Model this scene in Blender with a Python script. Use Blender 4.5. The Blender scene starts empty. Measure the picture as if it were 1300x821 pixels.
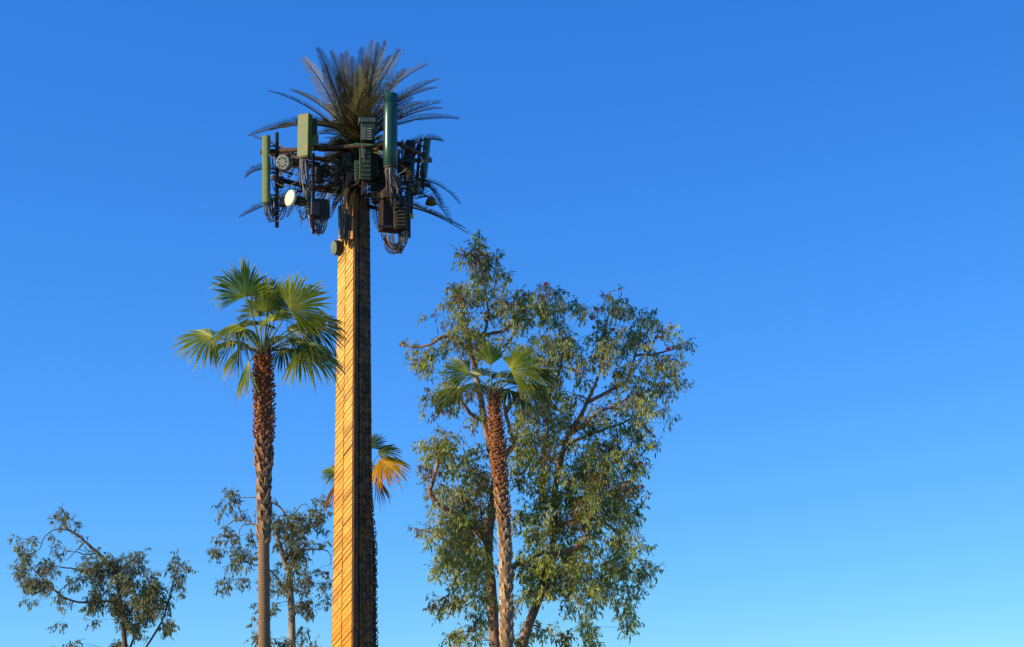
import bpy, math, random
from mathutils import Vector, Matrix, noise
R = math.radians
rnd = random.Random(7)
scene = bpy.context.scene
col = scene.collection

# ------------------------------------------------------------------ camera
F, EYE = 2000.0, 1.65                       # focal length in photo pixels, eye height
HZ = 850                                    # the level horizon lies just below the picture
PITCH = math.atan((HZ - 410.5) / F)
cam_d = bpy.data.cameras.new('camera')
cam = bpy.data.objects.new('camera', cam_d)
col.objects.link(cam)
cam.location = (0, 0, EYE)
cam.rotation_euler = (math.pi / 2 + PITCH, 0, 0)
cam_d.sensor_width = 36
cam_d.lens = F / 1300 * 36
cam_d.clip_end = 6000
scene.camera = cam
cP, sP = math.cos(PITCH), math.sin(PITCH)

def low(py, D, old):
    """carry a stem on below the picture down to the ground at depth D"""
    gy = HZ + EYE * F / D
    return py if py <= 731 else 731 + (py - 731) * (gy - 731) / (old - 731)

def at(px, py, D):
    """world point at depth D that the photograph shows at (px, py)"""
    x, y = (px - 650) / F, (410.5 - py) / F
    d = Vector((x, cP - y * sP, sP + y * cP))
    return Vector((0, 0, EYE)) + d * (D / d.y)

# ------------------------------------------------------------------ mesh builder
class MB:
    def __init__(s):
        s.v, s.f, s.c, s.m, s.sm = [], [], [], [], []
    def vert(s, p, c=(1, 1, 1)):
        s.v.append((p[0], p[1], p[2])); s.c.append(c); return len(s.v) - 1
    def face(s, idx, m=0, smooth=False):
        s.f.append(tuple(idx)); s.m.append(m); s.sm.append(smooth)
    def tube(s, pts, rad, n=6, c=(1, 1, 1), m=0, cap=True, smooth=True):
        if not hasattr(rad, '__len__'): rad = [rad] * len(pts)
        rings = []
        ref = Vector((0.31, 0.17, 0.93))
        for i, p in enumerate(pts):
            a = pts[max(0, i - 1)]; b = pts[min(len(pts) - 1, i + 1)]
            t = (Vector(b) - Vector(a))
            if t.length < 1e-7: t = Vector((0, 0, 1))
            t.normalize()
            u = t.cross(ref)
            if u.length < .05: u = t.cross(Vector((1, 0, 0)))
            u.normalize(); w = t.cross(u)
            cc = c[i] if isinstance(c, list) else c
            rings.append([s.vert(Vector(p) + (u * math.cos(2 * math.pi * k / n) + w * math.sin(2 * math.pi * k / n)) * rad[i], cc) for k in range(n)])
        for a, b in zip(rings, rings[1:]):
            for k in range(n):
                s.face((a[k], a[(k + 1) % n], b[(k + 1) % n], b[k]), m, smooth)
        if cap:
            s.face(rings[0][::-1], m); s.face(rings[-1], m)
    def prism(s, a, b, w, d, yaw=0.0, r=.02, c=(1, 1, 1), m=0, seg=3, cap_in=.006):
        """rounded rectangular bar from a to b, w across, d deep, turned by yaw about its axis"""
        a, b = Vector(a), Vector(b)
        t = (b - a).normalized()
        x = Vector((math.cos(yaw), math.sin(yaw), 0)); x = (x - t * x.dot(t)).normalized(); y = t.cross(x)
        prof = []
        r = min(r, w * .49, d * .49)
        for qx, qy, a0 in ((1, 1, 0), (-1, 1, 90), (-1, -1, 180), (1, -1, 270)):
            for k in range(seg + 1):
                an = R(a0 + 90 * k / seg)
                prof.append((qx * (w / 2 - r) + r * math.cos(an), qy * (d / 2 - r) + r * math.sin(an)))
        L = (b - a).length
        rings = []
        for off, sc in ((0, 1 - 2 * cap_in / w), (cap_in, 1), (L - cap_in, 1), (L, 1 - 2 * cap_in / w)):
            rings.append([s.vert(a + t * off + x * px * sc + y * py * sc, c) for px, py in prof])
        n = len(prof)
        for p, q in zip(rings, rings[1:]):
            for k in range(n): s.face((p[k], p[(k + 1) % n], q[(k + 1) % n], q[k]), m)
        s.face(rings[0][::-1], m); s.face(rings[-1], m)
    def quad(s, p0, p1, p2, p3, c=(1, 1, 1), m=0):
        s.face([s.vert(p, c) for p in (p0, p1, p2, p3)], m)

WP = {}
def obj(name, mb, mats, parent=None, origin=None, label=None):
    if origin is None:
        if parent is None:
            origin = Vector((0, 0, 0))
        else:
            n = len(mb.v); origin = Vector((sum(v[0] for v in mb.v) / n, sum(v[1] for v in mb.v) / n, sum(v[2] for v in mb.v) / n))
    origin = Vector(origin)
    me = bpy.data.meshes.new(name)
    me.from_pydata([(v[0] - origin.x, v[1] - origin.y, v[2] - origin.z) for v in mb.v], [], mb.f)
    if not isinstance(mats, (list, tuple)): mats = [mats]
    for m_ in mats: me.materials.append(m_)
    me.polygons.foreach_set('material_index', mb.m)
    me.polygons.foreach_set('use_smooth', mb.sm)
    ca = me.color_attributes.new('Col', 'FLOAT_COLOR', 'POINT')
    flat = []
    for c in mb.c: flat += [c[0], c[1], c[2], 1.0]
    ca.data.foreach_set('color', flat)
    me.update()
    o = bpy.data.objects.new(name, me)
    col.objects.link(o)
    if parent is not None:
        o.parent = parent
        o.location = origin - WP[parent.name]
    else:
        o.location = origin
    WP[o.name] = origin
    if label: o['label'] = label
    return o

def thing(name, loc, label, cat, group=None):
    o = bpy.data.objects.new(name, None)
    o.empty_display_size = .3
    col.objects.link(o); o.location = loc
    o['label'] = label; o['category'] = cat
    if group: o['group'] = group
    WP[o.name] = Vector(loc)
    return o

def bez(p0, p1, p2, n):
    return [p0 * (1 - t) ** 2 + p1 * 2 * t * (1 - t) + p2 * t * t for t in [i / n for i in range(n + 1)]]

def spline(pts, k=5):
    pts = [Vector(p) for p in pts]
    P = [pts[0] * 2 - pts[1]] + pts + [pts[-1] * 2 - pts[-2]]
    out = []
    for i in range(1, len(P) - 2):
        for j in range(k):
            t = j / k
            a, b, c, d = P[i - 1], P[i], P[i + 1], P[i + 2]
            out.append(.5 * ((2 * b) + (c - a) * t + (2 * a - 5 * b + 4 * c - d) * t * t + (3 * b - a - 3 * c + d) * t ** 3))
    out.append(pts[-1])
    return out

def rv(s=1.0, g=rnd):
    while True:
        v = Vector((g.uniform(-1, 1), g.uniform(-1, 1), g.uniform(-1, 1)))
        if .01 < v.length < 1: return v * s

def mixc(a, b, t): return tuple(a[i] * (1 - t) + b[i] * t for i in range(3))
def scl(a, k): return tuple(x * k for x in a)

# ------------------------------------------------------------------ materials
def newmat(name):
    m = bpy.data.materials.new(name); m.use_nodes = True
    nt = m.node_tree; nt.nodes.clear()
    out = nt.nodes.new('ShaderNodeOutputMaterial')
    return m, nt, out

def add(nt, t, **kw):
    n = nt.nodes.new(t)
    for k, v in kw.items():
        if k in n.inputs: n.inputs[k].default_value = v
        else: setattr(n, k, v)
    return n

def leaf_mat(name, trans=.35, tint=(1.5, 1.35, .45), rough=.45, spec=.4):
    m, nt, out = newmat(name)
    a = add(nt, 'ShaderNodeAttribute', attribute_name='Col')
    p = add(nt, 'ShaderNodeBsdfPrincipled', Roughness=rough)
    p.inputs['Specular IOR Level'].default_value = spec
    tr = add(nt, 'ShaderNodeBsdfTranslucent')
    mul = add(nt, 'ShaderNodeMix', data_type='RGBA', blend_type='MULTIPLY')
    mul.inputs[0].default_value = 1; mul.inputs[7].default_value = (*tint, 1)
    mx = add(nt, 'ShaderNodeMixShader'); mx.inputs[0].default_value = trans
    L = nt.links.new
    L(a.outputs['Color'], p.inputs['Base Color']); L(a.outputs['Color'], mul.inputs[6]); L(mul.outputs[2], tr.inputs['Color'])
    L(p.outputs[0], mx.inputs[1]); L(tr.outputs[0], mx.inputs[2]); L(mx.outputs[0], out.inputs[0])
    return m

def rough_mat(name, scale=30, lo=.55, hi=1.3, rough=.8, bump=.3, spec=.25, metal=0, stretch=(1, 1, 1), tint=None, tint_amt=.0, tscale=3):
    """vertex colour broken up by noise and bump"""
    m, nt, out = newmat(name)
    L = nt.links.new
    a = add(nt, 'ShaderNodeAttribute', attribute_name='Col')
    tc = add(nt, 'ShaderNodeTexCoord')
    mp = add(nt, 'ShaderNodeMapping'); mp.inputs['Scale'].default_value = stretch
    no = add(nt, 'ShaderNodeTexNoise', Scale=scale, Detail=6.0, Roughness=.65)
    ra = add(nt, 'ShaderNodeMapRange'); ra.inputs[1].default_value = .25; ra.inputs[2].default_value = .75
    ra.inputs[3].default_value = lo; ra.inputs[4].default_value = hi
    mul = add(nt, 'ShaderNodeMix', data_type='RGBA', blend_type='MULTIPLY'); mul.inputs[0].default_value = 1
    p = add(nt, 'ShaderNodeBsdfPrincipled', Roughness=rough, Metallic=metal)
    p.inputs['Specular IOR Level'].default_value = spec
    bm = add(nt, 'ShaderNodeBump', Strength=bump, Distance=.02)
    L(tc.outputs['Object'], mp.inputs[0]); L(mp.outputs[0], no.inputs['Vector']); L(no.outputs['Fac'], ra.inputs[0])
    L(a.outputs['Color'], mul.inputs[6]); L(ra.outputs[0], mul.inputs[7])
    src = mul.outputs[2]
    if tint:
        n2 = add(nt, 'ShaderNodeTexNoise', Scale=tscale, Detail=5.0, Roughness=.7)
        r2 = add(nt, 'ShaderNodeMapRange'); r2.inputs[1].default_value = .48; r2.inputs[2].default_value = .66
        r2.inputs[4].default_value = tint_amt
        m2 = add(nt, 'ShaderNodeMix', data_type='RGBA'); m2.inputs[7].default_value = (*tint, 1)
        L(mp.outputs[0], n2.inputs['Vector']); L(n2.outputs['Fac'], r2.inputs[0]); L(r2.outputs[0], m2.inputs[0]); L(src, m2.inputs[6])
        src = m2.outputs[2]
    L(src, p.inputs['Base Color'])
    L(no.outputs['Fac'], bm.inputs['Height']); L(bm.outputs[0], p.inputs['Normal']); L(p.outputs[0], out.inputs[0])
    return m

M = {}
M['leaf'] = leaf_mat('eucalypt_leaf', .40, (1.5, 1.35, .4), rough=.5, spec=.25)
M['palm'] = leaf_mat('palm_blade', .42, (1.6, 1.5, .4), .38, .45)
M['dry_palm'] = leaf_mat('dry_palm_blade', .45, (1.3, 1.0, .5), .6, .2)
M['fake'] = leaf_mat('plastic_frond', .12, (1.2, 1.0, .6), .6, .08)
M['bark'] = rough_mat('eucalypt_bark', 9, .5, 1.35, .85, .5, stretch=(1, 1, .3), tint=(.16, .07, .035), tint_amt=.8, tscale=5)
M['boots'] = rough_mat('palm_trunk_fibre', 22, .55, 1.35, .9, .5)
M['petiole'] = rough_mat('petiole', 25, .75, 1.2, .5, .1)
M['clad'] = rough_mat('moulded_bark_cladding', 14, .72, 1.18, .62, .35, spec=.25, tint=(.48, .19, .025), tint_amt=.6, tscale=2.6)
M['steel'] = rough_mat('painted_steel', 16, .6, 1.3, .6, .15, spec=.2, tint=(.06, .03, .015), tint_amt=.7, tscale=4)
M['paint'] = rough_mat('antenna_paint', 12, .78, 1.2, .5, .06, spec=.22, tint=(.11, .07, .015), tint_amt=.35, tscale=3)
M['patchy'] = rough_mat('patchy_camouflage_paint', 10, .8, 1.15, .45, .04, spec=.4, tint=(.26, .115, .02), tint_amt=.95, tscale=3.2)
M['gloss'] = rough_mat('glossy_antenna_paint', 8, .88, 1.1, .30, .02, spec=.55, tint=(.03, .05, .02), tint_amt=.3, tscale=2)
M['cable'] = rough_mat('cable_sheath', 30, .7, 1.25, .5, .05, spec=.25)
M['radome'] = rough_mat('radome', 20, .95, 1.04, .5, .02)

# ------------------------------------------------------------------ sky and sun
SUN = Vector((-.90, -.34, .29)).normalized()
EL = math.asin(SUN.z)
AZ = math.atan2(SUN.x, SUN.y)
SKYC = ((.078, 1.5, 4.3 / .11, .95 / .11), (.115, .95, 1.68 / .11, .88 / .11), (.158, .62, 1.55 / .11, 1.02 / .11))
w = bpy.data.worlds.new('World'); scene.world = w; w.use_nodes = True
nt = w.node_tree; nt.nodes.clear(); L = nt.links.new
wo = nt.nodes.new('ShaderNodeOutputWorld'); bg = nt.nodes.new('ShaderNodeBackground')
sky = nt.nodes.new('ShaderNodeTexSky'); sky.sky_type = 'NISHITA'; sky.sun_disc = False
sky.sun_elevation = EL; sky.sun_rotation = AZ
sky.altitude = 400; sky.air_density = 1.0; sky.dust_density = .3; sky.ozone_density = 3.0
tc = nt.nodes.new('ShaderNodeTexCoord'); mp = nt.nodes.new('ShaderNodeMapping')
mp.inputs['Scale'].default_value = (1, 1, 1.4); mp.inputs['Location'].default_value = (0, 0, .135)
L(tc.outputs['Generated'], mp.inputs[0]); L(mp.outputs[0], sky.inputs[0])
# the clear desert sky is bluer and deeper overhead than the model: a tone curve per channel
sep = nt.nodes.new('ShaderNodeSeparateColor'); com = nt.nodes.new('ShaderNodeCombineColor')
L(sky.outputs[0], sep.inputs[0])
for ch, (k0, gam, k1, top) in enumerate(SKYC):
    def mth(op, a, b):
        n = nt.nodes.new('ShaderNodeMath'); n.operation = op; L(a, n.inputs[0]); n.inputs[1].default_value = b; return n.outputs[0]
    v = mth('MULTIPLY', sep.outputs[ch], k0)
    v = mth('POWER', v, gam); v = mth('MULTIPLY', v, k1); v = mth('MINIMUM', v, top)
    L(v, com.inputs[ch])
L(com.outputs[0], bg.inputs[0]); L(bg.outputs[0], wo.inputs[0])
bg.inputs[1].default_value = .11
sl = bpy.data.lights.new('sun', 'SUN'); so = bpy.data.objects.new('sun', sl); col.objects.link(so)
sl.energy = 5.0; sl.angle = R(.53); sl.color = (1, .86, .62)
so.rotation_euler = SUN.to_track_quat('Z', 'Y').to_euler(); so.location = (-30, 20, 30)
scene.view_settings.view_transform = 'Standard'
scene.view_settings.look = 'None'
scene.view_settings.exposure = 0
scene.cycles.max_bounces = 8
scene.cycles.transparent_max_bounces = 8

# ------------------------------------------------------------------ ground
def ground():
    m, nt, out = newmat('dark_soil'); L = nt.links.new
    tc = add(nt, 'ShaderNodeTexCoord')
    n1 = add(nt, 'ShaderNodeTexNoise', Scale=.35, Detail=8.0, Roughness=.65)
    n2 = add(nt, 'ShaderNodeTexNoise', Scale=9.0, Detail=6.0, Roughness=.7)
    cr = add(nt, 'ShaderNodeValToRGB')
    cr.color_ramp.elements[0].position = .3; cr.color_ramp.elements[0].color = (.16, .115, .075, 1)
    cr.color_ramp.elements[1].position = .72; cr.color_ramp.elements[1].color = (.34, .265, .18, 1)
    mx = add(nt, 'ShaderNodeMix', data_type='RGBA', blend_type='OVERLAY'); mx.inputs[0].default_value = .8
    p = add(nt, 'ShaderNodeBsdfPrincipled', Roughness=.95); p.inputs['Specular IOR Level'].default_value = .1
    bm = add(nt, 'ShaderNodeBump', Strength=.8, Distance=.06)
    L(tc.outputs['Object'], n1.inputs['Vector']); L(tc.outputs['Object'], n2.inputs['Vector'])
    L(n1.outputs['Fac'], cr.inputs[0]); L(cr.outputs[0], mx.inputs[6]); L(n2.outputs['Color'], mx.inputs[7])
    L(mx.outputs[2], p.inputs['Base Color']); L(n2.outputs['Fac'], bm.inputs['Height']); L(bm.outputs[0], p.inputs['Normal']); L(p.outputs[0], out.inputs[0])
    mb = MB()
    xs = [-3000, -120, -60, -30, -15, 0, 15, 30, 60, 120, 3000]
    ys = [-300, 0, 20, 35, 45, 55, 65, 80, 110, 200, 5000]
    g = [[mb.vert((x, y, 0)) for x in xs] for y in ys]
    for j in range(len(ys) - 1):
        for i in range(len(xs) - 1):
            mb.face((g[j][i], g[j][i + 1], g[j + 1][i + 1], g[j + 1][i]))
    o = obj('ground', mb, m); o['kind'] = 'structure'
ground()

def leaf(mb, p, d, up, ln, wd, c, curl=.12):
    """folded lance-shaped leaf, four faces"""
    s_ = d.cross(up)
    if s_.length < .05: s_ = d.cross(Vector((1, .2, .1)))
    s_.normalize(); n = s_.cross(d)
    mid = p + d * ln * .42 - n * wd * .18
    tip = p + d * ln - n * ln * curl
    i = [mb.vert(p, c), mb.vert(mid + s_ * wd * .5 + n * wd * .25, c), mb.vert(tip, c), mb.vert(mid - s_ * wd * .5 + n * wd * .25, c), mb.vert(mid, c)]
    mb.face((i[0], i[4], i[1])); mb.face((i[4], i[2], i[1])); mb.face((i[0], i[3], i[4])); mb.face((i[3], i[2], i[4]))

# ------------------------------------------------------------------ broad-leaved trees
def make_tree(name, label, D, base, limbs, clumps, dens, depth, seed, twig_c, bark_c, leaf_len, palette, flowers=()):
    """limbs: (list of (px,py,dy), r0_px, r1_px); clumps: (px,py,r_px)"""
    g = random.Random(seed)
    ppm = F / D
    gz = at(base[0], HZ + EYE * F / D, D)
    t = thing(name, gz, label, 'tree')
    limbs = [([(x, low(y, D, base[1]), dy) for x, y, dy in pl], r0, r1) for pl, r0, r1 in limbs]
    wood = MB(); trunk = MB(); skel = []
    tops = []
    for li, (pl, r0, r1) in enumerate(limbs):
        pts = spline([at(x, y, D + dy) for x, y, dy in pl], 6)
        pts = [p + rv(.02, g) for p in pts[:-1]] + [pts[-1]]
        n = len(pts)
        rad = [max(.008, (r0 + (r1 - r0) * i / (n - 1)) / ppm * (1 + .12 * noise.noise(Vector((i * .9, li, seed))))) for i in range(n)]
        cs = [mixc(bark_c, scl(bark_c, 1.5), max(0, noise.noise(p * 1.5 + Vector((li, 0, 0))) + .2)) for p in pts]
        (trunk if li < 1 else wood).tube(pts, rad, 8, cs)
        for p, r in zip(pts, rad): skel.append((p, r))
    # clumps, nearest to the skeleton first
    cl = []
    for c_ in clumps:
        x, y, r = c_[:3]
        for rep in range(3 if r >= 11 else 2 if r >= 7 else 1):
            dy = g.gauss(0, .62) * depth
            jx, jy = g.gauss(0, r * .38), g.gauss(0, r * .38)
            cl.append((at(x + jx, y + jy, D + dy), r / ppm * g.uniform(.8, 1.0)))
    lv = MB()
    def dist(p): return min((p - q).length for q, r in skel)
    order = sorted(cl, key=lambda q: dist(q[0]))
    for C, r in order:
        q, qr = min(skel, key=lambda s_: (s_[0] - C).length + (.6 if s_[0].z > C.z + .3 else 0) + (.35 if s_[1] < .012 else 0))
        span = (C - q).length
        mid = (q + C) / 2 + Vector((0, 0, span * .13)) + rv(span * .12, g)
        k = max(3, int(span / .12))
        pts = bez(q, mid, C, k)
        pts = [pts[0]] + [p + rv(.025, g) for p in pts[1:]]
        rr = min(qr * .7, .012 + .012 * span)
        rads = [rr + (.006 - rr) * i / k for i in range(k + 1)]
        wood.tube(pts, rads, 5, mixc(twig_c, bark_c, min(1, rr * 20)), cap=False)
        for i in range(1, k + 1): skel.append((pts[i], rads[i]))
        # sprigs with leaves
        base_c = palette(g, C)
        nspr = max(4, int(dens * 1.45 * (r * ppm / 10) ** 1.7))
        for s_ in range(nspr):
            o_ = rv(r * 1.05, g)
            st = C + o_
            d = (o_.normalized() * .5 + Vector((0, 0, -.1)) + rv(.8, g)).normalized()
            ln = g.uniform(.14, .34)
            en = st + d * ln + Vector((0, 0, -.25 * ln))
            sp = bez(st, st + d * ln * .6, en, 3)
            if g.random() < .45: wood.tube(bez(C + rv(.03, g), (C + st) / 2 + rv(.05, g) + Vector((0, 0, .04)), st, 3), .005, 3, twig_c, cap=False)
            if g.random() < .5: wood.tube(sp, [.005, .004, .004, .003], 3, twig_c, cap=False)
            sc_ = scl(base_c, g.uniform(.65, 1.4))
            nl = g.randint(4, 7)
            for j in range(nl):
                u = (j + g.random() * .6) / nl
                i0 = min(2, int(u * 3)); p = sp[i0].lerp(sp[i0 + 1], u * 3 - i0) if u < 1 else sp[3]
                ld = (d * .35 + rv(.85, g) + Vector((0, 0, -.65))).normalized()
                L_ = leaf_len * g.uniform(.65, 1.25)
                leaf(lv, p, ld, (Vector((0, 0, 1)) + rv(.7, g)).normalized(), L_, L_ * g.uniform(.27, .42), scl(sc_, g.uniform(.75, 1.3)), g.uniform(-.05, .25))
    tk = obj('trunk', trunk, M['bark'], t, WP[t.name])
    obj('branches', wood, M['bark'], tk, WP[t.name])
    obj('crown', lv, M['leaf'], t, WP[t.name])
    for x, y in flowers:
        fb = MB(); c = at(x, y, D - depth * .55)
        for k in range(70):
            d = rv(1, g).normalized(); a_ = c + rv(.06, g)
            fc = mixc((.55, .02, .02), (.75, .10, .06), g.random())
            leaf(fb, a_, d, rv(1, g).normalized(), g.uniform(.05, .11), .025, fc, 0)
        obj('flower_cluster', fb, M['leaf'], t, label='small red flower cluster')
    return t

def pal_big(g, C):
    base = [((.33, .375, .13), 5), ((.46, .50, .17), 3), ((.44, .46, .26), 3), ((.20, .255, .08), 3), ((.22, .155, .065), 2), ((.40, .44, .08), 1.8)]
    k = g.random() * sum(w_ for c, w_ in base)
    for c, w_ in base:
        k -= w_
        if k <= 0: break
    # the outer right and top are sparser, greyer, redder
    up = max(0, min(1, (C.z - 7.5) / 5))
    return mixc(c, (.105, .090, .062), .18 * up * g.random() * 2)

big_limbs = [
 ([(636, 800, .2), (625, 745, .3), (619, 692, .4), (625, 640, .4), (629, 600, .5), (619, 555, .5), (611, 510, .4), (602, 465, .2), (597, 438, .1), (590, 405, 0), (583, 380, 0)], 8, 1.2),
 ([(640, 800, .2), (662, 765, .2), (690, 735, 0), (698, 714, -.2), (706, 703, -.4), (728, 696, -.8), (744, 682, -1), (749, 660, -1), (757, 640, -1), (765, 620, -.9), (768, 598, -.8)], 6.5, 1.5),
 ([(603, 470, .2), (610, 440, .3), (619, 408, .3), (618, 380, .2), (612, 350, .1), (603, 312, 0)], 2.6, .8),
 ([(620, 690, .3), (602, 668, 0), (578, 653, -.3), (556, 638, -.6), (546, 625, -.7), (549, 610, -.6), (555, 592, -.4), (557, 570, -.2)], 4.8, 2),
 ([(629, 602, .5), (643, 575, .8), (653, 562, 1), (646, 540, .9), (640, 515, .8), (637, 490, .7)], 4.5, 1.8),
 ([(642, 522, .8), (655, 502, 1), (664, 485, 1.2), (672, 462, 1.2)], 3.5, 1.5),
 ([(607, 530, .4), (598, 525, .2), (588, 512, -.1), (578, 494, -.3), (566, 485, -.4)], 3.2, 1.4),
 ([(600, 452, .2), (582, 432, 0), (565, 426, -.2), (545, 437, -.3), (525, 440, -.3), (510, 436, -.3)], 3, .9),
 ([(612, 425, .3), (640, 418, .6), (655, 402, .7), (664, 385, .7)], 2.5, 1),
 ([(640, 440, .6), (652, 425, .4), (660, 405, .3), (662, 390, .3)], 2.2, 1),
 ([(700, 712, -.2), (701, 685, 0), (692, 650, .3), (688, 625, .4), (692, 580, .6), (695, 540, .6), (698, 500, .5), (712, 465, .3), (714, 440, .2)], 3.2, 1),
 ([(702, 690, .4), (703, 640, .9), (710, 590, .6), (722, 552, 0), (736, 529, -.3), (747, 506, -.4), (758, 482, -.4), (764, 458, -.3), (768, 424, -.1), (774, 388, 0)], 4.6, .9),
 ([(722, 552, 0), (744, 536, -.6), (764, 521, -.8), (784, 513, -.8), (802, 500, -.7)], 3.2, .9),
 ([(718, 565, .4), (745, 552, .8), (770, 543, 1), (800, 532, 1.1), (830, 515, 1.2)], 2.6, .8),
 ([(746, 510, -.4), (780, 492, 0), (797, 480, .3), (806, 452, .3), (814, 428, .3), (830, 412, .3)], 2.4, .8),
 ([(808, 450, .3), (835, 448, .6), (862, 440, .8)], 2, .8),
 ([(640, 748, .2), (652, 720, .5), (668, 714, .7), (690, 700, 1)], 5, 2),
 ([(752, 655, -1), (775, 668, -.5), (795, 690, -.2), (815, 715, 0)], 2.5, .8),
 ([(622, 705, .2), (600, 700, .6), (575, 690, .8), (548, 676, .8), (525, 670, .8)], 3.5, .9),
]
big_clumps = [(600,305,8),(592,318,9),(608,312,7),(590,330,9),(605,330,11),(620,325,9),(628,330,7),(584,334,5),(632,343,8),(615,345,11),(640,350,7),(605,350,9),(600,362,9),(612,372,11),(625,368,9),(638,360,7),
(580,372,11),(575,367,7),(585,385,12),(563,385,6),(560,389,5),(590,400,11),(575,402,6),(580,412,9),(541,406,6),(559,411,5),(552,399,3),(600,385,9),(620,395,7),(615,402,8),(635,385,9),(640,395,11),(655,390,11),(665,380,11),(650,402,11),(668,398,11),(690,372,9),(695,385,11),(680,388,11),(665,410,7),(645,415,7),
(590,425,13),(605,425,11),(575,425,9),(600,440,13),(580,438,9),(560,432,8),(620,440,11),(640,430,9),(655,440,7),(525,437,5),(530,447,8),(540,455,9),(535,462,8),(543,470,8),(520,452,6),(550,445,7),(565,440,7),(508,436,3),(514,437,3),
(690,400,9),(705,395,9),(720,382,9),(735,385,9),(710,372,8),(700,408,9),(695,425,9),(715,410,7),(738,395,7),(748,390,5),(715,425,11),(710,440,11),(725,440,9),(700,450,11),(720,455,11),(735,450,7),(712,470,11),(730,470,7),(690,440,9),(680,430,7),(690,465,11),(670,450,11),
(790,365,4),(795,380,5),(768,373,6),(775,385,9),(785,390,9),(790,400,9),(760,395,5),(765,412,7),(775,400,7),(755,404,4),(803,395,7),(815,405,9),(828,410,9),(800,405,7),(838,420,7),(850,420,7),(857,420,4),(840,432,6),(870,438,7),(862,440,7),(855,455,8),(865,458,7),(845,450,7),
(765,420,9),(770,432,11),(775,445,11),(770,455,11),(755,430,7),(760,445,7),(752,460,7),(790,420,7),(800,425,9),(815,422,9),(820,432,9),(800,440,9),(805,430,9),(785,432,8),(790,450,7),(745,432,5),(740,458,7),(825,445,9),(835,460,9),(825,465,9),(840,470,9),(850,475,9),(868,480,6),(860,488,7),(872,487,4),(820,480,9),(835,488,9),(845,490,8),(850,498,6),(810,465,8),(800,470,7),(785,470,7),(790,465,8),
(790,485,8),(780,490,7),(800,490,9),(815,495,9),(830,500,9),(805,505,9),(820,510,11),(800,515,9),(830,515,8),(840,520,7),(845,535,4),(855,528,3),(790,520,9),(780,510,7),(770,500,6),(760,515,8),(765,530,9),(775,530,9),(790,535,9),(805,530,9),(815,535,9),(800,545,9),(785,548,8),(810,550,7),(820,550,5),(830,545,5),(835,555,4),(825,565,6),(820,560,7),(835,565,3),(805,560,7),
(690,490,13),(705,490,11),(715,505,11),(700,510,11),(685,510,13),(720,520,9),(735,500,7),(740,480,8),(750,490,5),(675,530,13),(690,530,13),(705,535,11),(720,540,9),(735,545,9),(745,535,9),(755,545,9),(680,550,13),(695,555,11),(710,560,11),(725,560,9),(665,520,11),(660,540,11),(655,555,9),(665,560,11),
(680,575,13),(665,580,11),(695,580,11),(680,595,11),(665,600,9),(700,600,11),(690,615,11),(715,580,9),(760,560,11),(750,575,11),(740,590,11),(765,580,11),(780,570,11),(795,575,11),(810,580,9),(818,590,7),(785,590,11),(770,600,13),(755,610,13),(740,610,11),(725,605,9),(800,600,11),(815,605,6),(730,620,11),(715,620,9),(745,630,13),(765,625,13),(785,620,13),(800,620,9),(815,625,6),(825,628,4),(815,640,5),(805,640,7),(790,640,11),(770,645,13),(750,650,11),(730,640,11),(715,640,11),(700,635,11),(685,635,9),(668,620,6),(665,635,6),(672,650,7),(685,655,9),
(700,655,11),(720,660,11),(740,665,11),(760,665,11),(785,660,11),(800,655,8),(810,650,5),(795,675,9),(780,680,7),(805,680,7),(812,690,7),(822,692,4),(790,690,8),(800,700,7),(780,695,7),(765,685,9),(750,690,11),(730,685,11),(710,680,11),(695,675,9),(680,675,9),(665,690,5),(685,700,11),(700,700,11),(720,705,11),(740,710,11),(760,705,9),(775,710,9),(785,715,8),(675,715,9),(690,720,11),(710,722,11),(730,725,11),(750,725,9),(785,725,6),(815,720,4),(820,725,4),(670,728,7),(805,716,3),
(545,505,9),(555,500,11),(565,490,11),(575,505,11),(590,500,9),(560,515,9),(553,525,6),(538,520,4),(580,518,6),(605,535,8),(598,541,6),(610,525,7),(568,478,8),
(565,550,9),(555,560,11),(545,575,11),(570,570,11),(560,580,11),(580,560,7),(535,565,7),(600,575,10),(590,582,9),(612,570,8),(575,590,11),(592,594,11),(606,600,11),(542,595,9),(551,602,6),(537,610,6),(570,606,6),(565,625,9),(575,630,11),(590,620,11),(590,635,11),(605,630,11),(615,620,9),(575,645,11),(590,650,11),(560,635,9),(550,640,5),(546,645,4),(610,645,9),(625,650,7),(600,660,11),(585,665,9),(570,655,7),(523,670,3),(535,675,6),(545,670,7),(550,680,7),(560,668,7),(565,680,9),(580,680,11),(595,675,11),(555,695,9),(570,695,11),(585,695,11),(600,690,11),(610,690,9),(560,705,7),(575,710,11),(590,712,11),(605,710,11),(580,725,9),(600,728,9),(615,722,9),(555,716,3),(655,600,8),(652,585,6),
(590,738,9),(612,742,9),(670,740,9),(700,738,11),(725,740,11),(750,740,9),(770,738,8),(690,752,9),(735,752,8),(600,750,7)]
gx = random.Random(77)
def more(x0, x1, y0, y1, n, r0, r1): return [(gx.uniform(x0, x1), gx.uniform(y0, y1), gx.uniform(r0, r1)) for k in range(n)]
big_clumps += more(548, 825, 715, 770, 46, 7, 11) + more(570, 800, 765, 820, 26, 7, 10) + more(660, 800, 560, 725, 30, 8, 11) + more(550, 625, 600, 728, 16, 8, 11)
make_tree('gum_tree', 'large leafy tree with red blossoms and several bare limbs behind the right fan palm', 54, (638, 798), big_limbs, big_clumps, 13.5, 2.3, 21,
          (.17, .11, .08), (.34, .20, .13), .155, pal_big,
          [(611,323),(693,361),(644,385),(773,377),(779,395),(757,394),(751,404),(848,442),(840,463),(812,587),(815,617),(732,470)])

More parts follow.
